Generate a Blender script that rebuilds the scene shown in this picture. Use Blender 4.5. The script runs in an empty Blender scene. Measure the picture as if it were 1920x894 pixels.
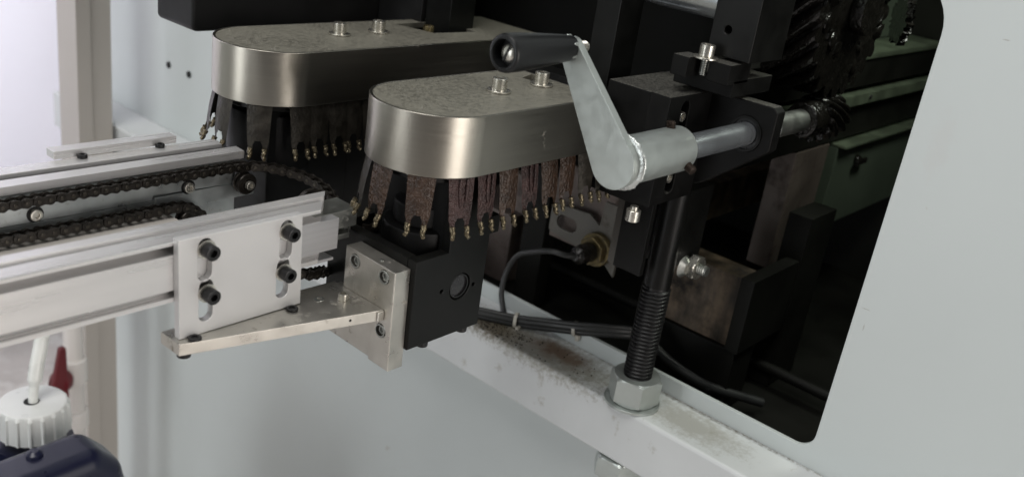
import bpy, bmesh, math, random
from mathutils import Vector, Matrix, Euler, noise
random.seed(7)
S = 0.0013                      # drawing units (about a millimetre) to metres
sc = bpy.context.scene
col = sc.collection
PI = math.pi

# ------------------------------------------------------------------ camera
Rm = ((0.65819296, -0.73991266, 0.13896508),
      (-0.19639198, -0.34694337, -0.9170935),
      (0.7267821, 0.57633286, -0.3736686))
cam_d = bpy.data.cameras.new('camera')
cam = bpy.data.objects.new('camera', cam_d); col.objects.link(cam)
cam.matrix_world = Matrix(((Rm[0][0], -Rm[1][0], -Rm[2][0], 0),
                           (Rm[0][1], -Rm[1][1], -Rm[2][1], 0),
                           (Rm[0][2], -Rm[1][2], -Rm[2][2], 900 * S),
                           (0, 0, 0, 1)))
cam_d.sensor_width = 36; cam_d.lens = 1799.93 / 1920 * 36
cam_d.clip_start = 0.01; cam_d.clip_end = 100
cam_d.dof.use_dof = True; cam_d.dof.focus_distance = 0.64; cam_d.dof.aperture_fstop = 7.5
sc.camera = cam

# ------------------------------------------------------------------ light
w = bpy.data.worlds.new('World'); sc.world = w; w.use_nodes = True
bg = w.node_tree.nodes['Background']
bg.inputs[0].default_value = (0.80, 0.82, 0.84, 1); bg.inputs[1].default_value = 0.085
sc.view_settings.view_transform = 'Standard'; sc.view_settings.look = 'None'
sc.view_settings.exposure = 0.0; sc.view_settings.gamma = 1.0
sc.view_settings.use_curve_mapping = False

def area(name, loc, target, sx, sy, power, color):
    l = bpy.data.lights.new(name, 'AREA'); l.shape = 'RECTANGLE'; l.size = sx; l.size_y = sy
    l.energy = power; l.color = color
    o = bpy.data.objects.new(name, l); col.objects.link(o); o.location = loc
    o.rotation_euler = (Vector(target) - Vector(loc)).to_track_quat('-Z', 'Y').to_euler()
    return o
area('ceiling_lamp', (-0.6, 0.3, 3.0), (0.4, 0.4, 0.9), 1.4, 1.2, 37, (1.0, 0.985, 0.96))
area('window_light', (-2.3, 0.95, 1.05), (0.4, 0.5, 0.95), 0.9, 2.0, 23, (0.95, 0.98, 1.0))
area('doorway_light', (0.35, -1.9, 1.0), (0.35, 0.4, 0.95), 0.95, 1.9, 29, (1.0, 0.94, 0.89))
area('chamber_fill', (0.80, 0.16, 1.30), (0.92, 0.33, 1.0), 0.15, 0.10, 0.95, (0.94, 1.0, 0.88))  # added fill to lift the dark chamber, no known source there
area('daylight_behind_curtain', (0.25, 1.85, 1.3), (0.25, 1.3, 1.2), 0.9, 1.4, 14, (0.97, 0.96, 1.0))

# ------------------------------------------------------------------ materials
def mat(name, c, metal=0.0, rough=0.5, var=0.12, vs=120.0, bump=0.0, bs=400.0, stretch=(1, 1, 1),
        dirt=None, dirt_amt=0.5, ds=60.0, rvar=0.1, spec=0.5, sss=0.0, coat=0.0, dustup=None, bdist=0.0004):
    m = bpy.data.materials.new(name); m.use_nodes = True
    nt = m.node_tree; N = nt.nodes; L = nt.links
    b = N['Principled BSDF']
    b.inputs['Metallic'].default_value = metal
    b.inputs['Specular IOR Level'].default_value = spec
    if coat: b.inputs['Coat Weight'].default_value = coat; b.inputs['Coat Roughness'].default_value = 0.12
    if sss:
        b.inputs['Subsurface Weight'].default_value = sss; b.inputs['Subsurface Radius'].default_value = (.01, .01, .01)
    g = N.new('ShaderNodeNewGeometry')
    mp = N.new('ShaderNodeMapping'); mp.inputs['Scale'].default_value = stretch
    L.new(g.outputs['Position'], mp.inputs['Vector'])
    n1 = N.new('ShaderNodeTexNoise'); n1.inputs['Scale'].default_value = vs; n1.inputs['Detail'].default_value = 5
    L.new(mp.outputs[0], n1.inputs['Vector'])
    mr = N.new('ShaderNodeMapRange'); mr.inputs[1].default_value = .3; mr.inputs[2].default_value = .7
    mr.inputs[3].default_value = 1 - var; mr.inputs[4].default_value = 1 + var
    L.new(n1.outputs[0], mr.inputs[0])
    mx = N.new('ShaderNodeVectorMath'); mx.operation = 'SCALE'; mx.inputs[0].default_value = c[:3]
    L.new(mr.outputs[0], mx.inputs['Scale'])
    cur = mx.outputs[0]
    rr = N.new('ShaderNodeMapRange'); rr.inputs[1].default_value = .3; rr.inputs[2].default_value = .7
    rr.inputs[3].default_value = max(.02, rough - rvar); rr.inputs[4].default_value = min(1, rough + rvar)
    L.new(n1.outputs[0], rr.inputs[0]); rcur = rr.outputs[0]
    if dirt:
        n2 = N.new('ShaderNodeTexNoise'); n2.inputs['Scale'].default_value = ds; n2.inputs['Detail'].default_value = 8
        n2.inputs['Roughness'].default_value = .68
        L.new(g.outputs['Position'], n2.inputs['Vector'])
        r2 = N.new('ShaderNodeMapRange'); r2.inputs[1].default_value = .62 - .25 * dirt_amt
        r2.inputs[2].default_value = .74 - .1 * dirt_amt
        L.new(n2.outputs[0], r2.inputs[0])
        m2 = N.new('ShaderNodeMix'); m2.data_type = 'RGBA'
        L.new(r2.outputs[0], m2.inputs[0]); L.new(cur, m2.inputs[6]); m2.inputs[7].default_value = (*dirt, 1)
        cur = m2.outputs[2]
        m3 = N.new('ShaderNodeMix'); L.new(r2.outputs[0], m3.inputs[0]); L.new(rcur, m3.inputs[2]); m3.inputs[3].default_value = .8
        rcur = m3.outputs[0]
        if metal > 0:
            m4 = N.new('ShaderNodeMath'); m4.operation = 'MULTIPLY_ADD'; L.new(r2.outputs[0], m4.inputs[0])
            m4.inputs[1].default_value = -metal; m4.inputs[2].default_value = metal
            L.new(m4.outputs[0], b.inputs['Metallic'])
    if dustup:                       # settled dust on faces that look up
        dc, da, dsc = dustup
        sx = N.new('ShaderNodeSeparateXYZ'); L.new(g.outputs['Normal'], sx.inputs[0])
        up = N.new('ShaderNodeMapRange'); up.inputs[1].default_value = .75; up.inputs[2].default_value = .95
        L.new(sx.outputs[2], up.inputs[0])
        n3 = N.new('ShaderNodeTexNoise'); n3.inputs['Scale'].default_value = dsc; n3.inputs['Detail'].default_value = 10
        n3.inputs['Roughness'].default_value = .75
        L.new(g.outputs['Position'], n3.inputs['Vector'])
        r3 = N.new('ShaderNodeMapRange'); r3.inputs[1].default_value = .6 - .3 * da; r3.inputs[2].default_value = .85 - .3 * da
        L.new(n3.outputs[0], r3.inputs[0])
        mu = N.new('ShaderNodeMath'); mu.operation = 'MULTIPLY'; L.new(up.outputs[0], mu.inputs[0]); L.new(r3.outputs[0], mu.inputs[1])
        m5 = N.new('ShaderNodeMix'); m5.data_type = 'RGBA'
        L.new(mu.outputs[0], m5.inputs[0]); L.new(cur, m5.inputs[6]); m5.inputs[7].default_value = (*dc, 1)
        cur = m5.outputs[2]
        m6 = N.new('ShaderNodeMix'); L.new(mu.outputs[0], m6.inputs[0]); L.new(rcur, m6.inputs[2]); m6.inputs[3].default_value = .75
        rcur = m6.outputs[0]
        if metal > 0:
            m7 = N.new('ShaderNodeMath'); m7.operation = 'MULTIPLY_ADD'; L.new(mu.outputs[0], m7.inputs[0])
            m7.inputs[1].default_value = -metal * .75; m7.inputs[2].default_value = metal
            L.new(m7.outputs[0], b.inputs['Metallic'])
    L.new(cur, b.inputs['Base Color']); L.new(rcur, b.inputs['Roughness'])
    if bump:
        nb = N.new('ShaderNodeTexNoise'); nb.inputs['Scale'].default_value = bs; nb.inputs['Detail'].default_value = 4
        L.new(mp.outputs[0], nb.inputs['Vector'])
        bm_ = N.new('ShaderNodeBump'); bm_.inputs['Strength'].default_value = bump; bm_.inputs['Distance'].default_value = bdist
        L.new(nb.outputs[0], bm_.inputs['Height']); L.new(bm_.outputs[0], b.inputs['Normal'])
    return m

M = {}
M['white_panel'] = mat('white_panel', (.555, .595, .588), 0, .42, .025, 6, bump=.05, bs=300, rvar=.05, dirt=(.46, .46, .43), dirt_amt=-.28, ds=26)
M['beam'] = mat('beam_paint', (.60, .62, .62), 0, .38, .04, 20, bump=.15, bs=90, dirt=(.40, .39, .35), dirt_amt=.05, ds=50, rvar=.05)
M['brushed'] = mat('brushed_steel', (.375, .355, .31), 1, .32, .035, 16, bump=.06, bs=16, stretch=(1, 1, 70), rvar=.03, bdist=.0001,
                   dirt=(.16, .145, .12), dirt_amt=-.12, ds=45)
M['cover_top'] = mat('dusty_steel_top', (.31, .297, .25), .75, .42, .14, 18, bump=.3, bs=1100, rvar=.05, bdist=.0002,
                   dustup=((.235, .222, .178), .66, 420), dirt=(.13, .12, .095), dirt_amt=-.1, ds=40)
M['zinc'] = mat('zinc_plate', (.44, .475, .455), .65, .36, .035, 160, bump=.08, bs=300, rvar=.07, dirt=(.30, .29, .25), dirt_amt=-.32, ds=160)
M['alu'] = mat('anodised_aluminium', (.68, .67, .665), .55, .3, .02, 5, bump=.05, bs=5, stretch=(1, 25, 25), rvar=.05, bdist=.0001, dirt=(.42, .41, .38), dirt_amt=-.22, ds=55)
M['alu_plate'] = mat('matt_aluminium_plate', (.64, .635, .63), .4, .42, .02, 30, bump=.06, bs=900, rvar=.03)
M['alu_dirty'] = mat('soiled_aluminium', (.54, .52, .475), .88, .34, .08, 70, bump=.15, bs=500, rvar=.08, dirt=(.20, .17, .13), dirt_amt=.12, ds=110)
M['galv'] = mat('galvanised_strip', (.50, .53, .53), .8, .36, .16, 70, bump=.1, bs=300, rvar=.1, dirt=(.25, .23, .18), dirt_amt=.0, ds=90)
M['black'] = mat('black_anodised', (.0062, .0064, .006), .0, .36, .2, 60, bump=.05, bs=700, spec=.2, rvar=.06, dirt=(.05, .045, .04), dirt_amt=-.34, ds=400,
                 dustup=((.035, .033, .028), .35, 650))
M['black_dusty'] = mat('dusty_black', (.0042, .0042, .004), 0, .5, .25, 60, bump=.1, bs=500, spec=.16,
                       dustup=((.19, .185, .165), .64, 900))
M['black_hood'] = mat('black_hood_paint', (.0065, .0065, .0065), 0, .5, .1, 30, bump=.05, bs=300, spec=.25)
M['blackscrew'] = mat('black_oxide', (.012, .012, .0125), .25, .36, .1, 200, spec=.5)
M['chrome'] = mat('polished_shaft', (.62, .66, .70), .88, .24, .05, 80, rvar=.03)
M['dullsteel'] = mat('dull_steel', (.35, .36, .34), .9, .38, .15, 80, rvar=.1, dirt=(.10, .09, .07), dirt_amt=.1, ds=150)
M['screw'] = mat('zinc_screw', (.62, .60, .54), .9, .28, .1, 200, rvar=.06, dirt=(.22, .20, .16), dirt_amt=-.1, ds=400)
M['chain'] = mat('oiled_chain', (.030, .026, .022), .6, .34, .3, 300, bump=.3, bs=900, rvar=.1)
M['grease'] = mat('black_grease', (.009, .008, .0068), 0, .2, .3, 120, bump=.7, bs=260, spec=.6, rvar=.1, bdist=.002)
M['flux'] = mat('flux_residue', (.040, .022, .0135), .05, .23, .4, 150, bump=1, bs=520, spec=.45, rvar=.08, coat=.0, bdist=.0013)
M['flux_violet'] = mat('flux_residue_violet', (.048, .026, .024), .15, .20, .5, 150, bump=1.0, bs=640, spec=.5, rvar=.08, coat=.0, bdist=.0018)
M['fluxdark'] = mat('baked_flux', (.030, .026, .020), .35, .45, .4, 150, bump=.6, bs=400, rvar=.1, bdist=.0008)
M['tip_glint'] = mat('tinned_tip_glint', (.15, .125, .08), .75, .28, .3, 500, bump=.7, bs=700, rvar=.1, bdist=.0006)  # tip metal, also the painted edge highlight of the fingers
M['grip'] = mat('black_rubber_grip', (.008, .0085, .009), 0, .36, .1, 60, bump=.05, bs=800, spec=.33, rvar=.05)
M['rust_screw'] = mat('browned_screw', (.035, .024, .018), .6, .5, .3, 500)
M['cable'] = mat('cable_jacket', (.024, .025, .025), 0, .45, .15, 100, dirt=(.12, .11, .09), dirt_amt=-.1, ds=250)
M['tie'] = mat('nylon_tie', (.48, .46, .40), 0, .45, .15, 200)
M['brass'] = mat('soiled_brass', (.15, .12, .06), .85, .4, .3, 200, rvar=.1, dirt=(.04, .035, .025), dirt_amt=.5, ds=250)
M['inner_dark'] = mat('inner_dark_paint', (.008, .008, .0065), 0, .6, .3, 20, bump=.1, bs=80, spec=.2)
M['alu_grey'] = mat('grey_aluminium', (.46, .46, .47), .5, .35, .04, 8, bump=.06, bs=8, stretch=(1, 60, 60), rvar=.04)
M['inner_green'] = mat('inner_green_cast', (.085, .105, .08), 0, .4, .2, 10)  # greenish cast of the interior light put into the base colour
M['inner_rail'] = mat('inner_rail_metal', (.35, .42, .30), .8, .38, .2, 40)  # metal colour carries the same green cast of the light
M['soot_wood'] = mat('heat_stained_block', (.115, .083, .054), 0, .55, .85, 16, stretch=(4.5, 4.5, 1.1), bump=.5, bs=60, dirt=(.016, .012, .009), dirt_amt=.75, ds=26, bdist=.001)
M['pink_plate'] = mat('stained_inner_plate', (.12, .096, .084), .2, .5, .3, 18, dirt=(.035, .022, .018), dirt_amt=.4, ds=30)
M['grey_plate'] = mat('inner_grey_plate', (.11, .105, .092), .2, .5, .15, 30, dirt=(.05, .04, .03), dirt_amt=.2, ds=60)
M['curtain'] = mat('white_wall_paint', (.86, .85, .88), 0, .7, .02, 2)
M['post'] = mat('beige_post_paint', (.44, .41, .375), 0, .5, .04, 5)
M['floor'] = mat('speckled_floor', (.52, .48, .46), 0, .5, .10, 14, dirt=(.70, .68, .66), dirt_amt=.5, ds=22)
M['jug'] = mat('blue_plastic', (.009, .0105, .030), 0, .30, .15, 20, bump=.15, bs=40, spec=.5, dirt=(.25, .25, .3), dirt_amt=-.55, ds=90, rvar=.08)
M['cap'] = mat('milky_plastic', (.72, .73, .71), 0, .35, .04, 40, sss=.3)
M['hose'] = mat('milky_hose', (.72, .73, .70), 0, .3, .05, 40, sss=.3)
M['red'] = mat('red_plastic', (.11, .006, .010), 0, .4, .1, 30)
M['pvc'] = mat('white_pvc', (.66, .63, .60), 0, .35, .04, 10)
M['lens'] = mat('dark_lens', (.025, .024, .026), .2, .12, .3, 60, rvar=.05)
M['hole'] = mat('dark_hole', (.01, .01, .01), 0, .8)
M['weld'] = mat('weld_bead', (.62, .65, .63), .8, .28, .1, 100, bump=.6, bs=500, bdist=.0008)

def translucent(m, fac):
    nt = m.node_tree; N = nt.nodes; b = N['Principled BSDF']; out = N['Material Output']
    t = N.new('ShaderNodeBsdfTranslucent'); t.inputs[0].default_value = (.9, .89, .93, 1)
    x = N.new('ShaderNodeMixShader'); x.inputs[0].default_value = fac
    nt.links.new(b.outputs[0], x.inputs[1]); nt.links.new(t.outputs[0], x.inputs[2]); nt.links.new(x.outputs[0], out.inputs[0])
translucent(M['curtain'], .7)
# heat stain and grime that lie on the ledge of the frame beam
def add_patch(m, centre, radius, colr, scale, amount):
    nt = m.node_tree; N = nt.nodes; L = nt.links; b = N['Principled BSDF']
    src = b.inputs['Base Color'].links[0].from_socket
    g = N.new('ShaderNodeNewGeometry')
    d = N.new('ShaderNodeVectorMath'); d.operation = 'SUBTRACT'; L.new(g.outputs['Position'], d.inputs[0])
    d.inputs[1].default_value = [c * S for c in centre]
    s_ = N.new('ShaderNodeVectorMath'); s_.operation = 'DIVIDE'; L.new(d.outputs[0], s_.inputs[0]); s_.inputs[1].default_value = [r * S for r in radius]
    ln = N.new('ShaderNodeVectorMath'); ln.operation = 'LENGTH'; L.new(s_.outputs[0], ln.inputs[0])
    n = N.new('ShaderNodeTexNoise'); n.inputs['Scale'].default_value = scale; n.inputs['Detail'].default_value = 9; n.inputs['Roughness'].default_value = .72
    L.new(g.outputs['Position'], n.inputs['Vector'])
    a = N.new('ShaderNodeMath'); a.operation = 'MULTIPLY_ADD'; L.new(n.outputs[0], a.inputs[0]); a.inputs[1].default_value = 2.6
    a.inputs[2].default_value = -1.3
    s2 = N.new('ShaderNodeMath'); s2.operation = 'SUBTRACT'; L.new(a.outputs[0], s2.inputs[0]); L.new(ln.outputs['Value'], s2.inputs[1])
    r = N.new('ShaderNodeMapRange'); r.inputs[1].default_value = -1.15; r.inputs[2].default_value = -.45; r.inputs[4].default_value = amount
    L.new(s2.outputs[0], r.inputs[0])
    mx = N.new('ShaderNodeMix'); mx.data_type = 'RGBA'; L.new(r.outputs[0], mx.inputs[0]); L.new(src, mx.inputs[6]); mx.inputs[7].default_value = (*colr, 1)
    L.new(mx.outputs[2], b.inputs['Base Color'])
add_patch(M['beam'], (464, 330, 595), (24, 75, 9), (.24, .225, .18), 210, .8)
add_patch(M['beam'], (462, 372, 595), (17, 28, 6), (.12, .10, .065), 260, .9)
add_patch(M['beam'], (472, 318, 595), (11, 24, 6), (.19, .135, .095), 70, 1.0)
add_patch(M['beam'], (472, 215, 595), (16, 38, 5), (.27, .255, .20), 170, .55)
add_patch(M['beam'], (489, 220, 597), (3, 120, 3), (.12, .11, .07), 260, .8)
add_patch(M['white_panel'], (490, 132, 795), (5, 6, 20), (.50, .42, .40), 150, .1)

M['pin'] = mat('worn_pin', (.075, .067, .055), .8, .35, .3, 300)
for yy, zz, ra_, rb_ in ((118, 850, 1.6, .35), (143, 700, 2.5, .3), (141, 690, .4, 2.4), (60, 760, .8, .6), (20, 690, .5, 1.2)):
    add_patch(M['white_panel'], (490, yy, zz), (3, ra_, rb_), (.30, .28, .25), 500, .6)

# ------------------------------------------------------------------ helpers
WL = {}
def W_(o): return WL.get(o.name, Vector((0, 0, 0))) if o else Vector((0, 0, 0))
def thing(name, label, cat, base, group=None):
    o = bpy.data.objects.new(name, None); o.empty_display_size = .01; col.objects.link(o)
    o.location = Vector(base) * S; WL[o.name] = Vector(base)
    o['label'] = label; o['category'] = cat
    if group: o['group'] = group
    return o
def finish(bm, m, smooth=35, mat2=None):
    bmesh.ops.remove_doubles(bm, verts=bm.verts, dist=1e-4)
    bmesh.ops.recalc_face_normals(bm, faces=bm.faces)
    me = bpy.data.meshes.new('m')
    bmesh.ops.scale(bm, vec=(S, S, S), verts=bm.verts)
    bm.to_mesh(me); bm.free()
    me.materials.append(m if not isinstance(m, str) else M[m])
    if mat2:
        me.materials.append(M[mat2])
        for p in me.polygons:
            if abs(p.normal.x) > .75 and abs(p.center.x) > 4.6 * S: p.material_index = 1
    if smooth:
        for p in me.polygons: p.use_smooth = True
        # area-weighted normals: big faces stay flat, small bevels roll over
        lim = math.cos(math.radians(smooth + 5)); vf = [[] for _ in me.vertices]
        for p in me.polygons:
            it = (p.normal.copy(), p.area)
            for v in p.vertices: vf[v].append(it)
        ns = []
        for p in me.polygons:
            pn = p.normal
            for v in p.vertices:
                acc = Vector((0, 0, 0))
                for n_, a_ in vf[v]:
                    if n_.dot(pn) > lim: acc += n_ * a_
                ns.append(acc.normalized() if acc.length > 0 else pn.copy())
        me.normals_split_custom_set(ns)
    return me
def obj(name, bm, m, parent=None, label=None, smooth=35, base=None):
    """absolute-coordinate bmesh -> one mesh object (child of parent)"""
    o0 = W_(parent) if parent else Vector(base or (0, 0, 0))
    bmesh.ops.translate(bm, vec=-o0, verts=bm.verts)
    me = finish(bm, m, smooth); me.name = name
    o = bpy.data.objects.new(name, me); col.objects.link(o)
    if parent: o.parent = parent; WL[o.name] = o0
    else: o.location = o0 * S; WL[o.name] = o0
    if label: o['label'] = label
    return o
def struct(name, bm, m, label=None, base=None):
    o = obj(name, bm, m, None, label, base=base); o['kind'] = 'structure'; return o
def single(name, bm, m, label, cat, group=None, base=None):
    o = obj(name, bm, m, None, label, base=base); o['category'] = cat
    if group: o['group'] = group
    return o
def inst(name, me, loc, axis=(0, 0, 1), parent=None, spin=0.0, label=None):
    """shared mesh placed at an absolute point with its +z along axis"""
    o = bpy.data.objects.new(name, me); col.objects.link(o)
    q = Vector(axis).normalized().to_track_quat('Z', 'Y')
    o.rotation_mode = 'QUATERNION'; o.rotation_quaternion = q @ Euler((0, 0, spin)).to_quaternion()
    if parent: o.parent = parent
    o.location = (Vector(loc) - W_(parent)) * S; WL[o.name] = Vector(loc)
    if label: o['label'] = label
    return o
def sub(name, me, parent):
    o = bpy.data.objects.new(name, me); col.objects.link(o); o.parent = parent; return o

def box(x0, x1, y0, y1, z0, z1, bev=.35, bm=None, seg=2):
    b = bmesh.new()
    bmesh.ops.create_cube(b, size=1)
    bmesh.ops.scale(b, vec=(abs(x1 - x0), abs(y1 - y0), abs(z1 - z0)), verts=b.verts)
    bmesh.ops.translate(b, vec=((x0 + x1) / 2, (y0 + y1) / 2, (z0 + z1) / 2), verts=b.verts)
    if bev: bmesh.ops.bevel(b, geom=b.edges[:], offset=bev, segments=seg, affect='EDGES', profile=.5, clamp_overlap=True)
    return join(bm, b)
def join(bm, b):
    if bm is None: return b
    me = bpy.data.meshes.new('t'); b.to_mesh(me); b.free(); bm.from_mesh(me); bpy.data.meshes.remove(me); return bm
def rpoly(pts, radii, seg=8):
    out = []; n = len(pts)
    for i in range(n):
        p = Vector(pts[i]).to_2d() if len(pts[i]) > 2 else Vector(pts[i]); r = radii[i] if isinstance(radii, (list, tuple)) else radii
        a = Vector(pts[i - 1]); c = Vector(pts[(i + 1) % n])
        if r <= 0: out.append(p); continue
        d1 = (a - p).normalized(); d2 = (c - p).normalized()
        ang = d1.angle(d2); t = r / math.tan(ang / 2); t = min(t, (a - p).length * .49, (c - p).length * .49); r = t * math.tan(ang / 2)
        ctr = p + (d1 + d2).normalized() * (r / math.sin(ang / 2))
        s = p + d1 * t - ctr; e = p + d2 * t - ctr
        a0 = math.atan2(s.y, s.x); a1 = math.atan2(e.y, e.x); da = (a1 - a0 + PI) % (2 * PI) - PI
        for k in range(seg + 1): out.append(ctr + Vector((math.cos(a0 + da * k / seg), math.sin(a0 + da * k / seg))) * r)
    return out
def circ(cx, cy, r, n=28): return [Vector((cx + r * math.cos(2 * PI * k / n), cy + r * math.sin(2 * PI * k / n))) for k in range(n)]
def slot(cx, c0, c1, r, n=10):      # obround standing along v
    return [Vector((cx + r * math.cos(t), c1 + r * math.sin(t))) for t in [PI * k / n for k in range(n + 1)]] + \
           [Vector((cx - r * math.cos(t), c0 - r * math.sin(t))) for t in [PI * k / n for k in range(n + 1)]]
def prism(outer, axis, a0, a1, holes=(), bev=.3, bm=None, res=2):
    """2-D outline (with holes) extruded along an axis; x:(y,z) y:(x,z) z:(x,y)"""
    cu = bpy.data.curves.new('c', 'CURVE'); cu.dimensions = '2D'; cu.fill_mode = 'BOTH'
    h = abs(a1 - a0) / 2; bev = min(bev, h * .6)
    cu.extrude = h - bev; cu.bevel_depth = bev; cu.bevel_resolution = res; cu.offset = -bev
    def area2(l): return sum(l[i - 1][0] * l[i][1] - l[i][0] * l[i - 1][1] for i in range(len(l)))
    for i, l in enumerate([outer, *holes]):
        l = [Vector((p[0], p[1])) for p in l]
        if (area2(l) > 0) != (i == 0): l = l[::-1]
        sp = cu.splines.new('POLY'); sp.points.add(len(l) - 1); sp.use_cyclic_u = True
        for k, p in enumerate(l): sp.points[k].co = (p[0], p[1], 0, 1)
    o = bpy.data.objects.new('tmp', cu); col.objects.link(o)
    dg = bpy.context.evaluated_depsgraph_get(); me = bpy.data.meshes.new_from_object(o.evaluated_get(dg))
    bpy.data.objects.remove(o); bpy.data.curves.remove(cu)
    b = bmesh.new(); b.from_mesh(me); bpy.data.meshes.remove(me)
    bmesh.ops.remove_doubles(b, verts=b.verts, dist=1e-4)
    c = (a0 + a1) / 2
    for v in b.verts:
        u, vv, ww = v.co
        v.co = {'z': (u, vv, ww + c), 'x': (ww + c, u, vv), 'y': (u, ww + c, vv)}[axis]
    return join(bm, b)
def frame(axis):
    q = Vector(axis).normalized().to_track_quat('Z', 'Y'); return q.to_matrix()
def rings(rs, p0=(0, 0, 0), axis=(0, 0, 1), n=24, cap0=True, cap1=True, bm=None, spin=0.0, closed=False):
    """rs: list of (t, r) ; r a number or function of angle"""
    b = bmesh.new(); F = frame(axis); P0 = Vector(p0); prev = None; first = None
    for t, r in rs:
        ring = []
        for k in range(n):
            a = 2 * PI * k / n + spin; rr = r(a - spin) if callable(r) else r
            ring.append(b.verts.new(P0 + F @ Vector((rr * math.cos(a), rr * math.sin(a), t))))
        if prev:
            for k in range(n): b.faces.new((prev[k], prev[(k + 1) % n], ring[(k + 1) % n], ring[k]))
        else: first = ring
        prev = ring
    if closed:
        for k in range(n): b.faces.new((prev[k], prev[(k + 1) % n], first[(k + 1) % n], first[k]))
    else:
        if cap0: b.faces.new(first[::-1])
        if cap1: b.faces.new(prev)
    return join(bm, b)
def hexr(af):                       # hexagon radius function, af = across flats / 2
    return lambda a: af / math.cos(((a + PI / 6) % (PI / 3)) - PI / 6)
def cyl(p0, p1, r, bev=.3, n=28, bm=None, r2=None):
    p0 = Vector(p0); p1 = Vector(p1); L = (p1 - p0).length; r2 = r if r2 is None else r2
    rs = [(0, r - bev), (bev * .3, r - bev * .3), (bev, r), (L - bev, r2), (L - bev * .3, r2 - bev * .3), (L, r2 - bev)] if bev else [(0, r), (L, r2)]
    return rings(rs, p0, p1 - p0, n, bm=bm)
def tube(pts, r, n=12, bm=None, cap=True):
    b = bmesh.new(); pts = [Vector(p) for p in pts]; prev = None; nrm = None
    for i, p in enumerate(pts):
        d = (pts[min(i + 1, len(pts) - 1)] - pts[max(i - 1, 0)]).normalized()
        if nrm is None: nrm = d.orthogonal().normalized()
        nrm = (nrm - d * nrm.dot(d)).normalized(); bi = d.cross(nrm)
        rr = r[i] if isinstance(r, (list, tuple)) else r
        ring = [b.verts.new(p + (nrm * math.cos(2 * PI * k / n) + bi * math.sin(2 * PI * k / n)) * rr) for k in range(n)]
        if prev:
            for k in range(n): b.faces.new((prev[k], prev[(k + 1) % n], ring[(k + 1) % n], ring[k]))
        elif cap: b.faces.new(ring[::-1])
        prev = ring
    if cap: b.faces.new(prev)
    return join(bm, b)
def spline(P, n=8):
    P = [Vector(p) for p in P]; out = []
    Q = [P[0] * 2 - P[1]] + P + [P[-1] * 2 - P[-2]]
    for i in range(1, len(Q) - 2):
        for k in range(n):
            t = k / n; a, b, c, d = Q[i - 1:i + 3]
            out.append(.5 * ((2 * b) + (c - a) * t + (2 * a - 5 * b + 4 * c - d) * t * t + (3 * b - a - 3 * c + d) * t ** 3))
    out.append(P[-1]); return out

def cap_screw_mesh(r, h, m, shank=2.0):
    b = rings([(-shank, r * .55), (0, r * .55), (0, r - .15), (.15, r), (h - .35, r), (h - .1, r - .12), (h, r - .4), (h, r * .58),
               (h - .05, hexr(r * .48)), (h * .45, hexr(r * .48))], n=24)
    return finish(b, m, 30)
def washer_mesh(r, ri, h, m):
    return finish(rings([(0, ri), (0, r - .1), (.1, r), (h - .1, r), (h, r - .1), (h, ri)], n=32, closed=True), m, 30)
def nut_mesh(af, h, ri, m):
    c = af; f = hexr(af); ch = (af / math.cos(PI / 6) - af) * .6
    top = lambda a: min(f(a), af * 1.01)
    return finish(rings([(0, ri), (0, top), (ch, f), (h - ch, f), (h, top), (h, ri + .5), (h - .5, ri)], n=48, closed=True), m, 30)
def thread(p0, p1, r, pitch, depth, n=24, bm=None):
    b = bmesh.new(); p0 = Vector(p0); p1 = Vector(p1); L = (p1 - p0).length; F = frame(p1 - p0)
    prof = [(0, 0), (.18, 0), (.5, 1), (.68, 1)]; turns = int(L / pitch)
    rows = []
    for t, k in prof:
        row = []
        for i in range(turns * n + 1):
            a = 2 * PI * i / n; z = pitch * (i / n + t); rr = r - depth * k
            row.append(b.verts.new(p0 + F @ Vector((rr * math.cos(a), rr * math.sin(a), z))))
        rows.append(row)
    for m_ in range(len(prof) - 1):
        for i in range(turns * n): b.faces.new((rows[m_][i], rows[m_][i + 1], rows[m_ + 1][i + 1], rows[m_ + 1][i]))
    for i in range((turns - 1) * n): b.faces.new((rows[-1][i], rows[-1][i + 1], rows[0][i + n + 1], rows[0][i + n]))
    b = join(bm, b)
    rings([(0, r - depth), (L, r - depth)], p0, p1 - p0, n, bm=b)
    return b
def gear(p0, axis, r, depth, teeth, length, twist, steps=14, per=6, bm=None):
    b = bmesh.new(); F = frame(axis); P0 = Vector(p0); prev = None; n = teeth * per
    prof = [0, 0, .75, 1, 1, .75][:per]
    for s_ in range(steps + 1):
        t = length * s_ / steps; tw = twist * s_ / steps
        e = .8 if s_ in (0, steps) else 0
        ring = []
        for k in range(n):
            a = 2 * PI * k / n + tw; rr = r - depth * (1 - prof[k % per]) - e
            ring.append(b.verts.new(P0 + F @ Vector((rr * math.cos(a), rr * math.sin(a), t))))
        if prev:
            for k in range(n): b.faces.new((prev[k], prev[(k + 1) % n], ring[(k + 1) % n], ring[k]))
        else: b.faces.new(ring[::-1])
        prev = ring
    b.faces.new(prev); return join(bm, b)

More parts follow.
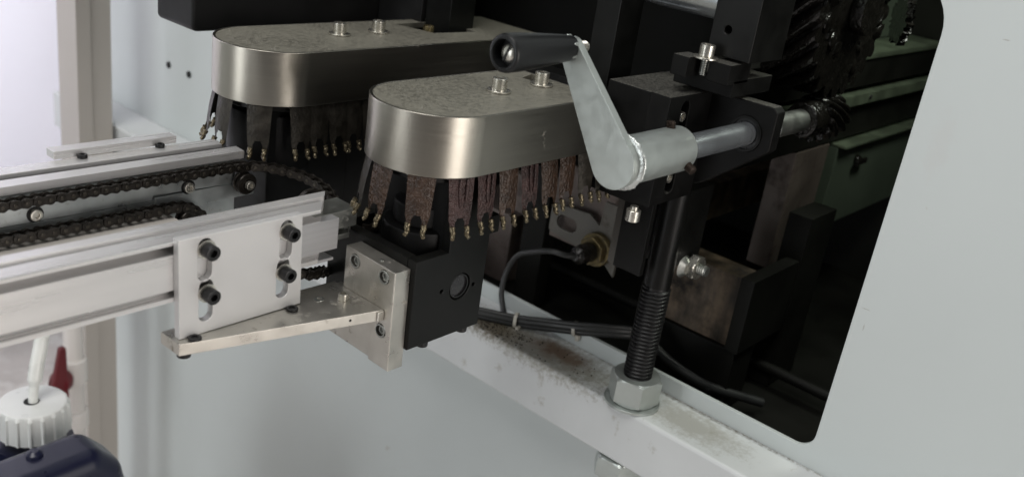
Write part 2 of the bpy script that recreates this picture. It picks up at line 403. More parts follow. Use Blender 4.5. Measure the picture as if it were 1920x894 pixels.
MS = {}
MS['cover_screw'] = cap_screw_mesh(3.9, 6.2, 'screw')
MS['cover_washer'] = washer_mesh(6.3, 2.2, .9, 'screw')
MS['plate_screw'] = cap_screw_mesh(3.3, 5.0, 'blackscrew')
MS['plate_washer'] = washer_mesh(4.2, 2.0, .9, 'screw')
MS['small_screw'] = cap_screw_mesh(2.6, 3.6, 'screw')
MS['rail_screw'] = cap_screw_mesh(2.9, 2.4, 'screw')
MS['dark_screw'] = cap_screw_mesh(3.0, 2.6, 'blackscrew')
MS['rail_ring'] = washer_mesh(3.9, 2.9, .3, 'blackscrew')
MS['sunk_screw'] = cap_screw_mesh(2.5, 1.2, 'dullsteel')
MS['sunk_ring'] = washer_mesh(3.5, 2.7, .25, 'dullsteel')

# ------------------------------------------------------------------ setting
struct('floor', box(-2500, 2500, -2500, 4000, 100, 110, 0), 'floor')
struct('back_wall', box(-2500, 2500, 1700, 1710, 110, 2600, 0), 'white_panel')
cut = rpoly([(148.5, 606), (147, 872), (752, 872), (752, 606)], [11, 26, 22, 22], 10)
struct('machine_wall', prism([(-700, 590), (-700, 1500), (1050, 1500), (1050, 590)], 'x', 490, 493, [cut], bev=.4), 'white_panel')
# frame beam under the opening: flat ledge with rolled edges
struct('frame_beam', prism(rpoly([(450, 557), (450, 595), (489.6, 595), (489.6, 557)], [2.2, 2.6, 0, 1], 5), 'y', -700, 1000, bev=.05), 'beam')
struct('lower_wall', box(484, 488, -700, 978, 128, 556.5, .5), 'white_panel')
# chamber behind the opening
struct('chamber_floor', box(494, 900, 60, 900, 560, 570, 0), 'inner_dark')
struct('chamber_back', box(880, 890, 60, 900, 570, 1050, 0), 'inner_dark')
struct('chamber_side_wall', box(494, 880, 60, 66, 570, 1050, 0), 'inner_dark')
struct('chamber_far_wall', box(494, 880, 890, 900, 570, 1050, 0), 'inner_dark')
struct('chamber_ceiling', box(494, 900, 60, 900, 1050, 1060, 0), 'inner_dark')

def wall_hole(y, z):
    t = single('wall_hole', cyl((488.7, y, z), (490.2, y, z), 3.2, .2), 'hole',
               'small dark hole in the white wall, ' + ('nearer the conveyor cover' if y < 815 else 'nearer the beige post'), 'hole', 'holes in the white wall')
wall_hole(839.7, 660.4); wall_hole(803.8, 660.1)

# posts at the far left
t = thing('door_post', 'beige double post standing left of the machine wall', 'post', (404, 862, 110))
obj('post_panel', box(410.5, 424.5, 862, 900, 110, 1500, 1), 'post', t)
obj('post_panel', box(425.5, 446, 866, 900, 110, 1500, 1), 'post', t)
t = thing('white_curtain', 'bright white hanging door strip left of the beige post', 'curtain', (150, 1100, 690))
for x0, x1, dy in ((40, 250, 0), (248, 420, 3), (418, 640, 0)):
    obj('strip', box(x0, x1, 1100 + dy, 1102 + dy, 420, 1500, .6), 'curtain', t)

# pipe with red valve
t = thing('waste_pipe', 'white plastic pipe with a red valve beside the beige post', 'pipe', (385, 835, 110))
obj('pipe', cyl((385, 835, 110), (385, 835, 520), 9, .5), 'pvc', t)
obj('collar', cyl((385, 835, 345), (385, 835, 372), 12.5, 2), 'pvc', t)
obj('collar', cyl((385, 835, 292), (385, 835, 312), 12.5, 2), 'pvc', t)
v = obj('valve_body', rings([(-8, 6), (-7, 9.5), (0, 11.5), (7, 9.5), (8, 6)], (366, 822, 358), (-.7, -.7, 0), 20), 'red', t)
obj('valve_handle', prism(rpoly([(352, 318), (366, 318), (369, 345), (368, 400), (362, 400), (352, 352)], [2, 2, 3, 2, 2, 3], 4), 'y', 812, 818, bev=1), 'red', t)

# ------------------------------------------------------------------ jug
t = thing('plastic_jug', 'dark blue plastic jug with a white ribbed cap at the bottom left', 'jug', (230, 600, 110))
b = prism(rpoly([(60, 520), (296, 520), (296, 690), (60, 690)], [34, 34, 34, 34], 10), 'z', 111, 432, bev=22, res=6)
obj('jug_body', b, 'jug', t)
b = rings([(0, 34), (8, 30), (16, 27), (30, 26)], (252, 612, 425), n=32)
obj('jug_neck', b, 'jug', t)
# raised carrying grip along the near shoulder
b = prism(rpoly([(70, 425), (70, 470), (200, 482), (262, 484), (279, 466), (287, 425)], [5, 9, 30, 14, 14, 2], 8), 'y', 530, 572, bev=15, res=8)
obj('jug_grip', b, 'jug', t)
obj('jug_lug', rings([(0, 6), (4, 5.5), (6, 3)], (228, 556, 481), n=8), 'jug', t)
b = prism(rpoly([(150, 425), (150, 492), (222, 486), (250, 425)], [8, 10, 12, 4], 6), 'y', 640, 680, bev=9, res=5)
obj('jug_shoulder', b, 'jug', t)
ribs = lambda r, d: (lambda a: r + (d if ((a / (2 * PI) * 18) % 1) < .22 else 0))
b = rings([(0, 24.2), (0, ribs(24.2, 1.2)), (20, ribs(23.4, 1.2)), (22.5, 22.4), (23.5, 20.5), (23.5, 6)], (252, 612.6, 464), n=144)
cp = obj('jug_cap', b, 'cap', t, smooth=25)
obj('cap_hole', rings([(0, 5.5), (.4, 5.2)], (251, 612, 487.4), n=20), 'hole', cp)
single('drain_hose', tube(spline([(252, 611, 478), (252, 611, 492), (256, 614, 510), (263, 620, 527), (266, 622, 540), (272, 630, 580), (276, 640, 640)], 8), [3.4 + (1.6 if 12 < i < 30 else 0) * 1 for i in range(49)], 14),
       'hose', 'milky plastic hose coming out of the white jug cap', 'hose')

# ------------------------------------------------------------------ conveyor covers
def cover(yc, xe, x1, label, notch, screws, extra=None):
    r = 32.5; t = thing('conveyor_cover', label, 'cover', (xe + r, yc, 755.5), 'steel covers over the finger chains')
    out = [Vector((xe + r - r * math.cos(a), yc + r * math.sin(a))) for a in [-PI / 2 + PI * k / 40 for k in range(41)]]
    out = out[::-1]
    pts = [(x1, yc - r)] + [(p.x, p.y) for p in sorted(out, key=lambda p: math.atan2(p.y - yc, -(p.x - xe - r) + 1e-9))] + [(x1, yc + r)]
    inner = [Vector((xe + r + (p[0] - xe - r) * (1 - 1.6 / r) if p[0] < x1 else x1 - 1.6, yc + (p[1] - yc) * (1 - 1.6 / r))) for p in pts]
    # folded skirt as a real thin wall
    obj('cover_skirt', prism(pts, 'z', 755.5, 785, [inner], bev=.45, res=4), 'brushed', t)
    obj('cover_top', prism(inner, 'z', 781.4, 784.8, [notch] if notch else [], bev=.1, res=1), 'cover_top', t)
    for x, y in screws:
        s_ = inst('cap_screw', MS['cover_screw'], (x, y, 785.8), (0, 0, 1), t, random.random())
        inst('washer', MS['cover_washer'], (x, y, 785.02), (0, 0, 1), t)
    return t
cover(314.6, 291.4, 419, 'nearer brushed steel cover with rounded end, beside the crank',
      rpoly([(404, 317), (417, 318), (417, 334), (404, 330)], .5, 2), [(365.5, 312.8), (401.5, 314.5)])
cover(439.6, 287, 520, 'farther brushed steel cover with rounded end, behind the nearer one',
      rpoly([(428, 461), (472, 462), (472, 430), (436, 433)], .5, 2), [(366.5, 441.3), (397.5, 442.5)])
single('slot_screw', rings([(0, 3.6), (5, 3.6), (5.6, 3.2), (5.6, 1.8), (4, 1.7)], (441, 443.5, 781.5), n=20), 'brass',
       'yellowish cap screw in the notch of the farther cover', 'screw')

# ------------------------------------------------------------------ finger chains
def finger_mesh(var, m):
    rnd = random.Random(var); b = bmesh.new()
    xs = [-1, -.93, -.82, -.7, -.58, -.46, -.34, -.12, .12, .34, .46, .58, .7, .82, .93, 1]
    rows = []; nr = 40
    for i in range(nr + 1):
        t = i / nr; hw = 6.9 - 1.3 * t - 1.0 * max(0, t - .8) / .2
        zz = -t * 27.6; off = 1.0 * math.sin(t * PI) + 1.9 * t * t
        row = []
        for x in xs:
            px = x * hw
            if t > .8:
                lim = .5 + 2.1 * math.sqrt(min(1, (t - .8) / .08))
                if abs(x) <= .35: px = math.copysign(lim if abs(x) > .2 else lim * .6, x)
                elif abs(x) < .99: px = math.copysign(lim + (hw - lim) * (abs(x) - .34) / .66, x)
            q = Vector((px * .85 + var * 13, zz * .6, var * 3.1)); lump = noise.noise(q) * .2 + noise.noise(q * 2.1) * .12 + noise.noise(q * 4.2) * .05
            if m == 'fluxdark': lump *= .35
            row.append(b.verts.new((px + rnd.uniform(-.05, .05) + (noise.noise(Vector((zz * .5, x, var))) * .18 if abs(x) > .9 else 0), off + lump + .5 * math.cos(x * 2.2), zz)))
        rows.append(row)
    for i in range(nr):
        for k in range(len(xs) - 1):
            if i / nr >= .8 and k in (6, 7, 8): continue
            b.faces.new((rows[i][k], rows[i][k + 1], rows[i + 1][k + 1], rows[i + 1][k]))
    bmesh.ops.solidify(b, geom=b.faces[:], thickness=1.0)
    return finish(b, m, 50, 'tip_glint' if m != 'fluxdark' else None)  # side rims get the bright tip metal as a painted edge highlight
def tip_mesh(sx):
    pts = [(sx * 3.75, 2.3, -26.2), (sx * 4.0, 2.8, -27.6), (sx * 3.7, 3.5, -28.8), (sx * 3.6, 3.2, -29.8), (sx * 4.1, 4.0, -31.0), (sx * 4.4, 4.7, -31.4)]
    return finish(tube(spline(pts, 4), [1.5 - .025 * i for i in range(21)], 8), 'tip_glint', 60)
FM = {k: finger_mesh(k, 'flux') for k in range(4)}
FMV = {k: finger_mesh(k + 20, 'flux_violet') for k in range(2)}
FMD = {k: finger_mesh(k + 10, 'fluxdark') for k in range(3)}
TM = [tip_mesh(-1), tip_mesh(1)]
rib_b = None
def ridge_mesh(m):
    b = None
    for x in (-2.6, 1.0):
        pts = [(x, 1.6, -3), (x + .2, 2.1, -9), (x * .8, 2.3, -14), (x * .6, 2.5, -17)]
        b = tube(spline(pts, 4), [.45, .6, .7, .75, .75, .7, .7, .65, .6, .6, .5, .4, .25], 8, bm=b)
    return finish(b, m, 60)
RIDGE = ridge_mesh('flux_violet'); RIDGE2 = ridge_mesh('flux')
def loop_path(xc, yc, r, s):
    """arc length s from the middle of the round end; negative = near (-y) side"""
    q = PI * r / 2; sg = -1 if s < 0 else 1; a = abs(s)
    if a <= q: th = a / r; return xc - r * math.cos(th), yc + sg * r * math.sin(th), (-math.cos(th), sg * math.sin(th))
    return xc + (a - q), yc + sg * r, (0, sg)
def finger_chain(xc, yc, r, ztop, label, svals, kinds, group='finger chains under the steel covers'):
    t = thing('finger_chain', label, 'finger chain', (xc, yc, ztop - 32), group)
    for s_, kd in zip(svals, kinds):
        x, y, nrm = loop_path(xc, yc, r, s_)
        me = {'f': FM, 'v': FMV, 'd': FMD}[kd]; me = me[random.randrange(len(me))]
        f = bpy.data.objects.new('finger', me); col.objects.link(f); f.parent = t
        f.location = (Vector((x, y, ztop + random.uniform(-.5, .4))) - W_(t)) * S
        ang = math.atan2(nrm[1], nrm[0]) - PI / 2
        f.rotation_euler = (random.uniform(.02, .13), random.uniform(-.05, .05), ang + random.uniform(-.06, .06))
        for me2 in TM: sub('finger_tip', me2, f)
        if kd == 'v': sub('flux_ridge', RIDGE, f)
    b = prism([(xc - (r - 3) * math.cos(a), yc + (r - 3) * math.sin(a)) for a in [-PI / 2 + PI * k / 24 for k in range(25)]][::-1] + [(xc + 120, yc - r + 3), (xc + 120, yc + r - 3)][::1], 'z', ztop - 7, ztop + 16, bev=.5)
    obj('chain_guide', b, 'black_hood', t)
    # bright bearing stubs seen between the finger roots
    for s_ in [svals[i] + 8 for i in range(min(5, len(svals)))]:
        x, y, nrm = loop_path(xc, yc, r - 2, s_)
        o = inst('roller', MS['sunk_screw'], (x, y, ztop - 2), (nrm[0], nrm[1], 0), t)
    return t
q1 = PI * 30.5 / 2
sv = [12, -4, -21, -37, -q1 - .0, -q1 - 0]
sv = [15, 0, -20.5, -q1 + 8.5] + [-q1 - 8 - 15.6 * k for k in range(7)]
finger_chain(324, 314.6, 30.5, 758.5, 'chain of brown flux-caked fingers hanging under the nearer cover',
             sv, ['d', 'f', 'f', 'v', 'v', 'f', 'v', 'f', 'f', 'd', 'd', 'd'])
q2 = q1
finger_chain(319.5, 439.6, 30.5, 758.5, 'chain of dark dusty fingers hanging under the farther cover',
             [32, 15, -2, -23, -45] + [-57 - 12.4 * k for k in range(5)], ['d'] * 10)

# ------------------------------------------------------------------ black sprocket housings under the covers
t = thing('sprocket_housing', 'black block housing with round window under the nearer cover', 'housing', (318, 315, 668))
lens = circ(327.5, 694.8, 7.2, 36)
obj('front_wall', prism([(295, 668.5), (345, 668.5), (345, 757), (316.5, 757), (316.5, 715.5), (295, 715.5)], 'y', 288, 294, [lens, circ(314.6, 695.2, 1.1, 10), circ(337.6, 693.4, 1.1, 10)], bev=.5), 'black', t)
obj('side_wall', box(295, 301, 294.1, 352, 668.5, 715.4, .4), 'black', t)
obj('rear_wall', box(301.1, 345, 346, 352, 668.5, 715.4, .4), 'black', t)
obj('housing_floor', box(301.1, 345, 294.1, 346, 669, 706, .4), 'black_hood', t)
obj('column', box(318, 345, 294.3, 345, 706.2, 751, .6), 'black_hood', t)
obj('hub_disc', cyl((324, 316, 706), (324, 316, 722), 20, 1.5, 36), 'black_hood', t)
obj('hub_disc', cyl((324, 316, 722), (324, 316, 733), 15, 1.5, 36), 'black_hood', t)
l = obj('round_window', cyl((327.5, 289.6, 694.8), (327.5, 293, 694.8), 6.6, .4, 32), 'lens', t)
obj('window_ring', rings([(0, 5.7), (0, 6.5), (.9, 6.5), (.9, 5.7)], (327.5, 289.6, 694.8), (0, -1, 0), 36, closed=True), 'blackscrew', l)
inst('cap_screw', MS['dark_screw'], (308, 291, 668.6), (0, 0, -1), t)
inst('cap_screw', MS['dark_screw'], (336, 291, 668.6), (0, 0, -1), t)
obj('side_block', box(345.3, 366, 300, 312, 712, 722, .5), 'black', t)
t = thing('sprocket_housing', 'black support block under the farther cover', 'housing', (330, 440, 660))
obj('support_block', box(303, 360, 418, 462, 655, 751, 1), 'black_hood', t)
obj('bearing_boss', cyl((319.5, 439, 715), (319.5, 439, 748), 24, 1.5, 36), 'black_hood', t)
obj('rear_plate', box(360.3, 470, 424, 430, 655, 754, .6), 'black_hood', t)
obj('shade_block', box(345.5, 392, 350, 372, 695, 752, 1), 'black_hood', t)  # added black block, there to darken the gap under the farther cover

# ------------------------------------------------------------------ bracket plate, triangular arm, adjusting plate
t = thing('bracket_plate', 'upright silver plate screwed to the black housing', 'bracket', (289, 308, 655))
ho = [circ(319.5, 706.4, 3.5, 24), circ(298.6, 706.2, 3.5, 24), circ(297.6, 678.2, 3.5, 24)]
obj('plate', prism([(290.0, 659), (291.2, 711), (326.8, 711.8), (326.8, 686), (304.5, 686), (304.5, 659.3)], 'x', 285, 294.9, [circ(298.6, 706.2, 3.5, 24), circ(319.5, 706.2, 3.5, 24), circ(297.6, 678.2, 3.5, 24)], bev=.5), 'alu_dirty', t)
obj('backing_plate', prism([(304.8, 659.8), (304.8, 685.7), (338, 685.7), (338, 660.4)], 'x', 286.2, 293.5, bev=.4), 'alu_dirty', t)
for y, z in ((298.6, 706.2), (319.5, 706.2), (297.6, 678.2)):
    s_ = inst('sunk_screw', MS['sunk_screw'], (287.2, y, z), (-1, 0, 0), t, random.random())
    inst('countersink', MS['sunk_ring'], (284.9, y, z), (-1, 0, 0), t)
    obj('counterbore', cyl((287.3, y, z), (287.9, y, z), 3.45, .1), 'blackscrew', t)
inst('pin', MS['sunk_screw'], (289, 305, 710.6), (0, 0, 1), t).scale = (.45, .45, 1)

t = thing('triangular_arm', 'silver triangular arm plate joining adjusting plate and upright bracket', 'bracket', (250, 320, 685))
obj('arm_plate', prism([(191, 332.6), (191.4, 318.9), (281.5, 297), (284.8, 296.6), (284.8, 333.3), (264.8, 334)], 'z', 684.4, 690, bev=.22), 'alu_dirty', t)
s_ = inst('cap_screw', MS['small_screw'], (275.2, 314.8, 690), (0, 0, 1), t)
inst('set_screw', MS['sunk_screw'], (265.9, 321.2, 689.3), (0, 0, 1), t)
inst('cap_screw', MS['dark_screw'], (195.5, 322, 684.4), (0, 0, -1), t)
obj('weld_tab', box(281, 284.9, 295.6, 297.2, 684.6, 689.6, .5), 'alu_dirty', t)
obj('pin_hole', cyl((268, 300.1, 687.4), (268, 302, 687.4), .7, .1, 12), 'hole', t)

t = thing('adjusting_plate', 'flat silver plate with four slots and black screws', 'plate', (224, 324, 690))
slots = [slot(204.8, 718.2, 731.0, 3.3), slot(205.6, 699.0, 712.0, 3.3), slot(245.6, 718.6, 731.0, 3.3), slot(244.7, 699.6, 712.6, 3.3)]
obj('plate', prism([(193.4, 690.1), (255.6, 690.4), (254.0, 735.7), (192.4, 735.9)], 'y', 322, 326, slots, bev=.35), 'alu_plate', t)
for x, z in ((205.2, 729.4), (205.9, 709.0), (245.8, 729.0), (244.9, 709.2)):
    s_ = inst('cap_screw', MS['plate_screw'], (x, 321.1, z), (0, -1, 0), t, random.random())
    inst('washer', MS['plate_washer'], (x, 321.98, z), (0, -1, 0), t)
for x in (199, 249): inst('bolt_head', MS['dark_screw'], (x, 319.4, 690.2), (0, 0, 1), t).scale = (.95, .95, .35)

# ------------------------------------------------------------------ near conveyor rail (extrusion)
t = thing('near_rail', 'wide silver aluminium profile rail with grooves, nearest the camera', 'rail', (120, 338, 706))
sec = [(326, 706.6), (326, 708.5), (330.5, 708.5), (330.5, 712), (326, 712), (326, 728), (335, 728), (335, 731.8), (326, 732.2), (326, 733.4), (326.6, 733.9), (334, 734.2),
       (334.4, 732.2), (336.2, 732.2), (336.6, 735.2), (341.6, 735.4), (342, 735), (342, 733), (340, 731), (340, 706.6)]
b = prism(sec, 'x', -250, 268, bev=.1)
for v_ in b.verts:
    if v_.co.x > 200: v_.co.x += (v_.co.y - 326) * .92 - .6
obj('profile', b, 'alu', t)
obj('face_strip', box(255, 278.3, 325.6, 334, 712.1, 727.8, .2), 'alu_grey', t)
obj('bottom_lip', box(255, 277, 326.2, 345, 706.2, 707.6, .2), 'alu_grey', t)
e = obj('end_block', box(268.2, 294, 331, 347, 719, 728.2, .4), 'dullsteel', t)
obj('end_block', box(268.2, 292, 333, 346, 712, 715, .4), 'dullsteel', t)
inst('cap_screw', MS['sunk_screw'], (292.5, 337, 716), (1, 0, -.2), t)
obj('sprocket_rim', rings([(0, 5.5), (0, 9), (2.4, 9), (2.4, 5.5)], (281, 352, 724.5), (0, -1, 0), 28, closed=True), 'chain', t)
inst('cap_screw', MS['dark_screw'], (266, 333, 707.6), (0, 0, 1), t).scale = (.8, .8, .6)

# ------------------------------------------------------------------ far conveyor rail
t = thing('far_rail', 'silver double rail carrying the roller chain, behind the near rail', 'rail', (160, 430, 700))
obj('top_bar', prism([(420, 726.4), (420, 730.4), (427.5, 730.8), (427.5, 724), (424, 724)], 'x', -250, 289.5, bev=.25), 'alu', t)
obj('groove', box(-250, 287, 427.6, 432, 722, 729.4, 0), 'blackscrew', t)
obj('rear_bar', box(-250, 284, 432.1, 441, 720, 731.6, .3), 'alu', t)
obj('web', box(-250, 287, 424.2, 430, 690, 723.8, .2), 'galv', t)
obj('side_strip', prism([(-250, 711), (236, 711.2), (237, 713.6), (283, 712.8), (283, 720.6), (-250, 720.6)], 'y', 420.2, 424.1, bev=.25), 'galv', t)
obj('lower_bar', box(-250, 238, 421.5, 424.1, 707.8, 710.2, .2), 'galv', t)
obj('end_plate', prism([(238, 703), (297, 704.5), (297, 712.6), (238, 712.2)], 'y', 420.6, 424.1, bev=.25), 'galv', t)
obj('base_profile', box(-250, 244, 404, 420.0, 690, 703.6, .4), 'post', t)
for x, z in ((178.5, 714.9), (256.3, 715.2)):
    s_ = inst('cap_screw', MS['rail_screw'], (x, 420.3, z), (0, -1, 0), t)
    inst('countersink', MS['rail_ring'], (x, 420.15, z), (0, -1, 0), t)
for x in (115.0,):
    inst('cap_screw', MS['rail_screw'], (x, 420.3, 714.9), (0, -1, 0), t)

t = thing('guide_strip', 'short thin silver bar with two black screws lying on the far rail', 'bar', (196, 445, 731.7))
obj('strip', box(197.5, 262, 441.2, 449, 731.8, 735.8, .3), 'alu', t)
for x in (210.5, 251.5):
    inst('screw_tip', MS['dark_screw'], (x, 439.4, 731.7), (0, 0, 1), t).scale = (.8, .8, .7)

def idler(x, y, z, r, label):
    t = thing('idler_roller', label, 'roller', (x, y, z), 'chain idler rollers')
    obj('wheel', rings([(0, r), (.6, r + .4), (1.6, r + .4), (2, r - .6), (4, r - .6), (4.4, r + .4), (5.4, r + .4), (6, r), (6, r * .62), (6.4, r * .62), (6.4, r * .5), (6, r * .5)], (x, y + 3, z), (0, -1, 0), 32), 'chain', t)
    inst('cap_screw', MS['rail_screw'], (x, y - 4, z), (0, -1, 0), t).scale = (.85, .85, 1)
idler(287.5, 416, 713.8, 5.6, 'black idler wheel with bright hex screw at the end of the far rail')
idler(252, 414, 700, 5.2, 'dark idler wheel under the far rail, half hidden by the near rail')

# ------------------------------------------------------------------ chains
def link_mesh(pitch, h, yoff):
    """pair of figure-eight plates joined by two pins, centre at origin, along x, width along y"""
    b = None
    out = []
    for k in range(13): a = -PI / 2 + PI * k / 12; out.append((pitch / 2 + h / 2 * math.cos(a), h / 2 * math.sin(a)))
    out.append((0, h / 2 * .72))
    for k in range(13): a = PI / 2 + PI * k / 12; out.append((-pitch / 2 + h / 2 * math.cos(a), h / 2 * math.sin(a)))
    out.append((0, -h / 2 * .72))
    for y in (-yoff, yoff): b = prism(out, 'y', y - .35, y + .35, bev=.12, bm=b, res=1)
    for x in (-pitch / 2, pitch / 2):
        cyl((x, -yoff + .4, 0), (x, yoff - .4, 0), 1.6, .1, 14, bm=b)
    return finish(b, 'chain', 35)
PITCH = 5.22
def pin_mesh(pitch, yoff):
    b = None
    for x in (-pitch / 2, pitch / 2): b = cyl((x, -yoff - .8, 0), (x, yoff + .8, 0), .95, .3, 12, bm=b)
    return finish(b, 'pin', 35)
PN = pin_mesh(PITCH, 2.6)
LO = link_mesh(PITCH, 4.9, 2.6); LI = link_mesh(PITCH, 4.7, 1.8)
def chain(label, path, x_start=0):
    t = thing('roller_chain', label, 'chain', path[0], 'roller chains of the infeed')
    P = [Vector(p) for p in path]; D = [0]
    for i in range(1, len(P)): D.append(D[-1] + (P[i] - P[i - 1]).length)
    def at(s_):
        s_ = max(0, min(D[-1], s_))
        for i in range(1, len(P)):
            if s_ <= D[i]: return P[i - 1].lerp(P[i], (s_ - D[i - 1]) / (D[i] - D[i - 1] + 1e-9))
        return P[-1]
    n = int(D[-1] / PITCH)
    for k in range(n):
        a = at(k * PITCH); c = at((k + 1) * PITCH); d = (c - a).normalized()
        o = bpy.data.objects.new('link', LO if k % 2 else LI); col.objects.link(o); o.parent = t
        if k % 2: sub('link_pins', PN, o)
        o.location = ((a + c) / 2 - W_(t)) * S
        side = Vector((0, 0, 1)).cross(d)
        if side.length < .3: side = Vector((0, 1, 0))
        side.normalize(); up = d.cross(side)
        o.rotation_mode = 'QUATERNION'
        o.rotation_quaternion = Matrix((d, side, up)).transposed().to_quaternion()
    return t
chain('dark roller chain running along the top of the far rail and round to the housing',
      [(110, 416.6, 723.2), (283, 416.6, 723.6)] + [tuple(p) for p in spline([(288, 416.5, 723.2), (300, 412, 722), (312, 400, 719.5), (317, 386, 716), (314, 372, 712), (309, 362, 708.5), (310, 352, 708), (319, 343, 709), (330, 334, 711)], 6)])
chain('dark roller chain returning below the far rail',
      [(110, 414.5, 708)] + [tuple(p) for p in spline([(225, 414.5, 707.8), (240, 414.5, 708), (250, 414.5, 707.4), (258, 414.5, 704), (262, 414.5, 698), (266, 414, 690), (280, 405, 684), (292, 390, 680)], 6)])
chain('short dark chain hanging under the near rail beside the triangular arm',
      [tuple(p) for p in spline([(262, 345, 700), (272, 343, 693), (284, 345, 690), (296, 352, 686)], 5)])
t = thing('toothed_sprocket', 'dark toothed sprocket behind the end of the near rail', 'sprocket', (311, 392, 700))
obj('toothed_disc', gear((300, 398, 693), (.25, -.3, .92), 17, 2.2, 20, 4, 0, 2), 'chain', t)
obj('hub', cyl((300, 398, 690), (303, 394, 702), 8, .6), 'chain', t)

# ------------------------------------------------------------------ crank
t = thing('hand_crank', 'zinc-plated hand crank with black grip and welded hub', 'crank', (345, 221, 778))
ca = (222.8, 777.9); cb = (256.5, 821.3); ra = 11.6; rb = 5.4
d = Vector(cb) - Vector(ca); L_ = d.length; base = math.atan2(d.y, d.x); off = math.acos((ra - rb) / L_)
pts = []
for k in range(25): a = base + off + (2 * PI - 2 * off) * k / 24; pts.append((ca[0] + ra * math.cos(a), ca[1] + ra * math.sin(a)))
for k in range(13): a = base - off + 2 * off * k / 12; pts.append((cb[0] + rb * math.cos(a), cb[1] + rb * math.sin(a)))
obj('crank_arm', prism(pts, 'x', 343.2, 347.6, bev=.25), 'zinc', t)
h = obj('hub', rings([(0, 10.6), (.5, 11.1), (47.4, 11.1), (48.4, 10.6), (48.4, 6.7), (44, 6.7)], (347.4, 221.4, 778.6), (1, 0, 0), 48), 'zinc', t)
random.seed(3); bl = [random.uniform(-.35, .45) for _ in range(64)]
def bead(r0, k_): return lambda a: r0 + k_ * (bl[int(a / (2 * PI) * 64 + .5) % 64])
b = rings([(-.2, bead(11.0, .2)), (.1, bead(12.6, .6)), (1.0, bead(12.9, 1)), (2.0, bead(12.2, 1.0)), (2.9, bead(11.1, .3)), (2.9, 10.5), (-.2, 10.5)], (347.5, 221.4, 778.6), (1, 0, 0), 64, closed=True)
obj('weld_bead', b, 'weld', t, smooth=80)
def setscrew(loc, ax):
    loc = Vector(loc); ax = Vector(ax).normalized()
    b = thread(loc, loc + ax * 4.2, 2.3, .8, .35, 18)
    rings([(4.1, 2.0), (4.4, 1.9), (4.4, 1.2), (4.3, hexr(1.1)), (3, hexr(1.1))], loc, ax, 24, bm=b)
    obj('set_screw', b, 'rust_screw', t)
setscrew((387, 221 + 1.5, 788.4), (0, .15, 1)); setscrew((389.5, 221 - 9.6, 774.0), (0, -.95, -.42))
# grip: hollow tapered tube with a slotted screw in the end
gy, gz = 256.8, 821.6
gp = obj('grip', rings([(0, 6.0), (0, 7.2), (.5, 7.9), (1.6, 8.2), (8, 8.2), (24, 7.3), (40, 6.1), (44.5, 5.7), (45.4, 5.0), (45.4, 2), (43, 2), (20, 2), (6, 2), (6, 6.0)], (299.5, gy, gz), (1, 0, 0), 44, closed=True), 'grip', t)
obj('grip_floor', rings([(0, 6.05), (.2, 6.0)], (305, gy, gz), (-1, 0, 0), 30), 'grip', gp)
obj('slotted_screw', rings([(0, 3.9), (2.4, 3.9), (3.2, 3.2), (3.6, 1.6), (3.7, .3)], (304.8, gy - .6, gz), (-1, 0, 0), 28), 'screw', gp)
b = box(300.9, 302.2, gy - 1.2, gy - .1, gz - 3.4, gz + 3.4, .05)
bmesh.ops.rotate(b, cent=(302, gy - .6, gz), matrix=Matrix.Rotation(math.radians(24), 3, 'X'), verts=b.verts)
obj('screw_slot', b, 'hole', t)
obj('axle_nut', rings([(0, hexr(5.0)), (.4, hexr(5.4)), (2.8, hexr(5.4)), (3.2, hexr(5.0))], (340.6, gy, gz), (1, 0, 0), 48), 'zinc', t)
obj('axle_stub', thread((347.8, gy, gz), (356, gy, gz), 2.8, 1.1, .45, 18), 'screw', t)

# drive shaft through the flange
t = thing('drive_shaft', 'polished steel shaft passing from the crank through the black flange', 'shaft', (400, 221, 778))
obj('polished_part', cyl((396, 221, 778), (472, 221, 778), 6.3, .3, 40), 'chrome', t)
obj('keyed_part', cyl((472, 221, 778), (492, 221, 778), 6.2, .3, 12), 'chrome', t)
obj('dull_part', cyl((492.1, 221, 778), (540, 221, 778), 6.6, .3, 40), 'dullsteel', t)
obj('pinion_collar', rings([(0, 8.6), (1, 10), (12, 12), (14, 11), (16, 11)], (528, 221, 778), (1, 0, 0), 40), 'grease', t)
obj('pinion', gear((543, 221, 777), (1, 0, 0), 14.5, 3.2, 12, 26, 1.3, 10), 'grease', t)

# upper helical gear, greasy
t = thing('helical_gear', 'large grease-covered helical gear above the small pinion', 'gear', (556, 230, 836))
obj('toothed_rim', gear((556, 252, 840), (0, -1, 0), 51, 5.5, 24, 36, -.7, 14), 'grease', t)
random.seed(11); b = None
for k in range(26):
    a = random.uniform(0, 2 * PI); rr = random.uniform(24, 44)
    x, z = 556 + rr * math.cos(a), 840 + rr * math.sin(a); h_ = random.uniform(3, 8)
    b = rings([(-1, lambda a, h=h_: h * (1 + .25 * math.sin(3 * a + h))), (.6, lambda a, h=h_: h * (.9 + .25 * math.sin(2 * a + h))), (h_ * .25, h_ * .5), (h_ * .32, h_ * .1)], (x, 216, z), (random.uniform(-.3, .3), -1, random.uniform(-.3, .3)), 12, bm=b)
obj('grease_clumps', b, 'grease', t, smooth=80)
obj('gear_hub', cyl((560, 216, 843), (560, 208, 843), 15, 1.5), 'grease', t)
t = thing('guard_disc', 'thin ragged greasy disc behind the helical gear', 'disc', (640, 216, 836))
random.seed(5); rag = [15 + random.uniform(-3, 3) for _ in range(60)]
obj('disc', rings([(0, lambda a: rag[int(a / (2 * PI) * 60 + .5) % 60]), (5, lambda a: rag[int(a / (2 * PI) * 60 + .5) % 60] - 1)], (626, 216, 834), (.6, -.8, 0), 60), 'grease', t, smooth=50)
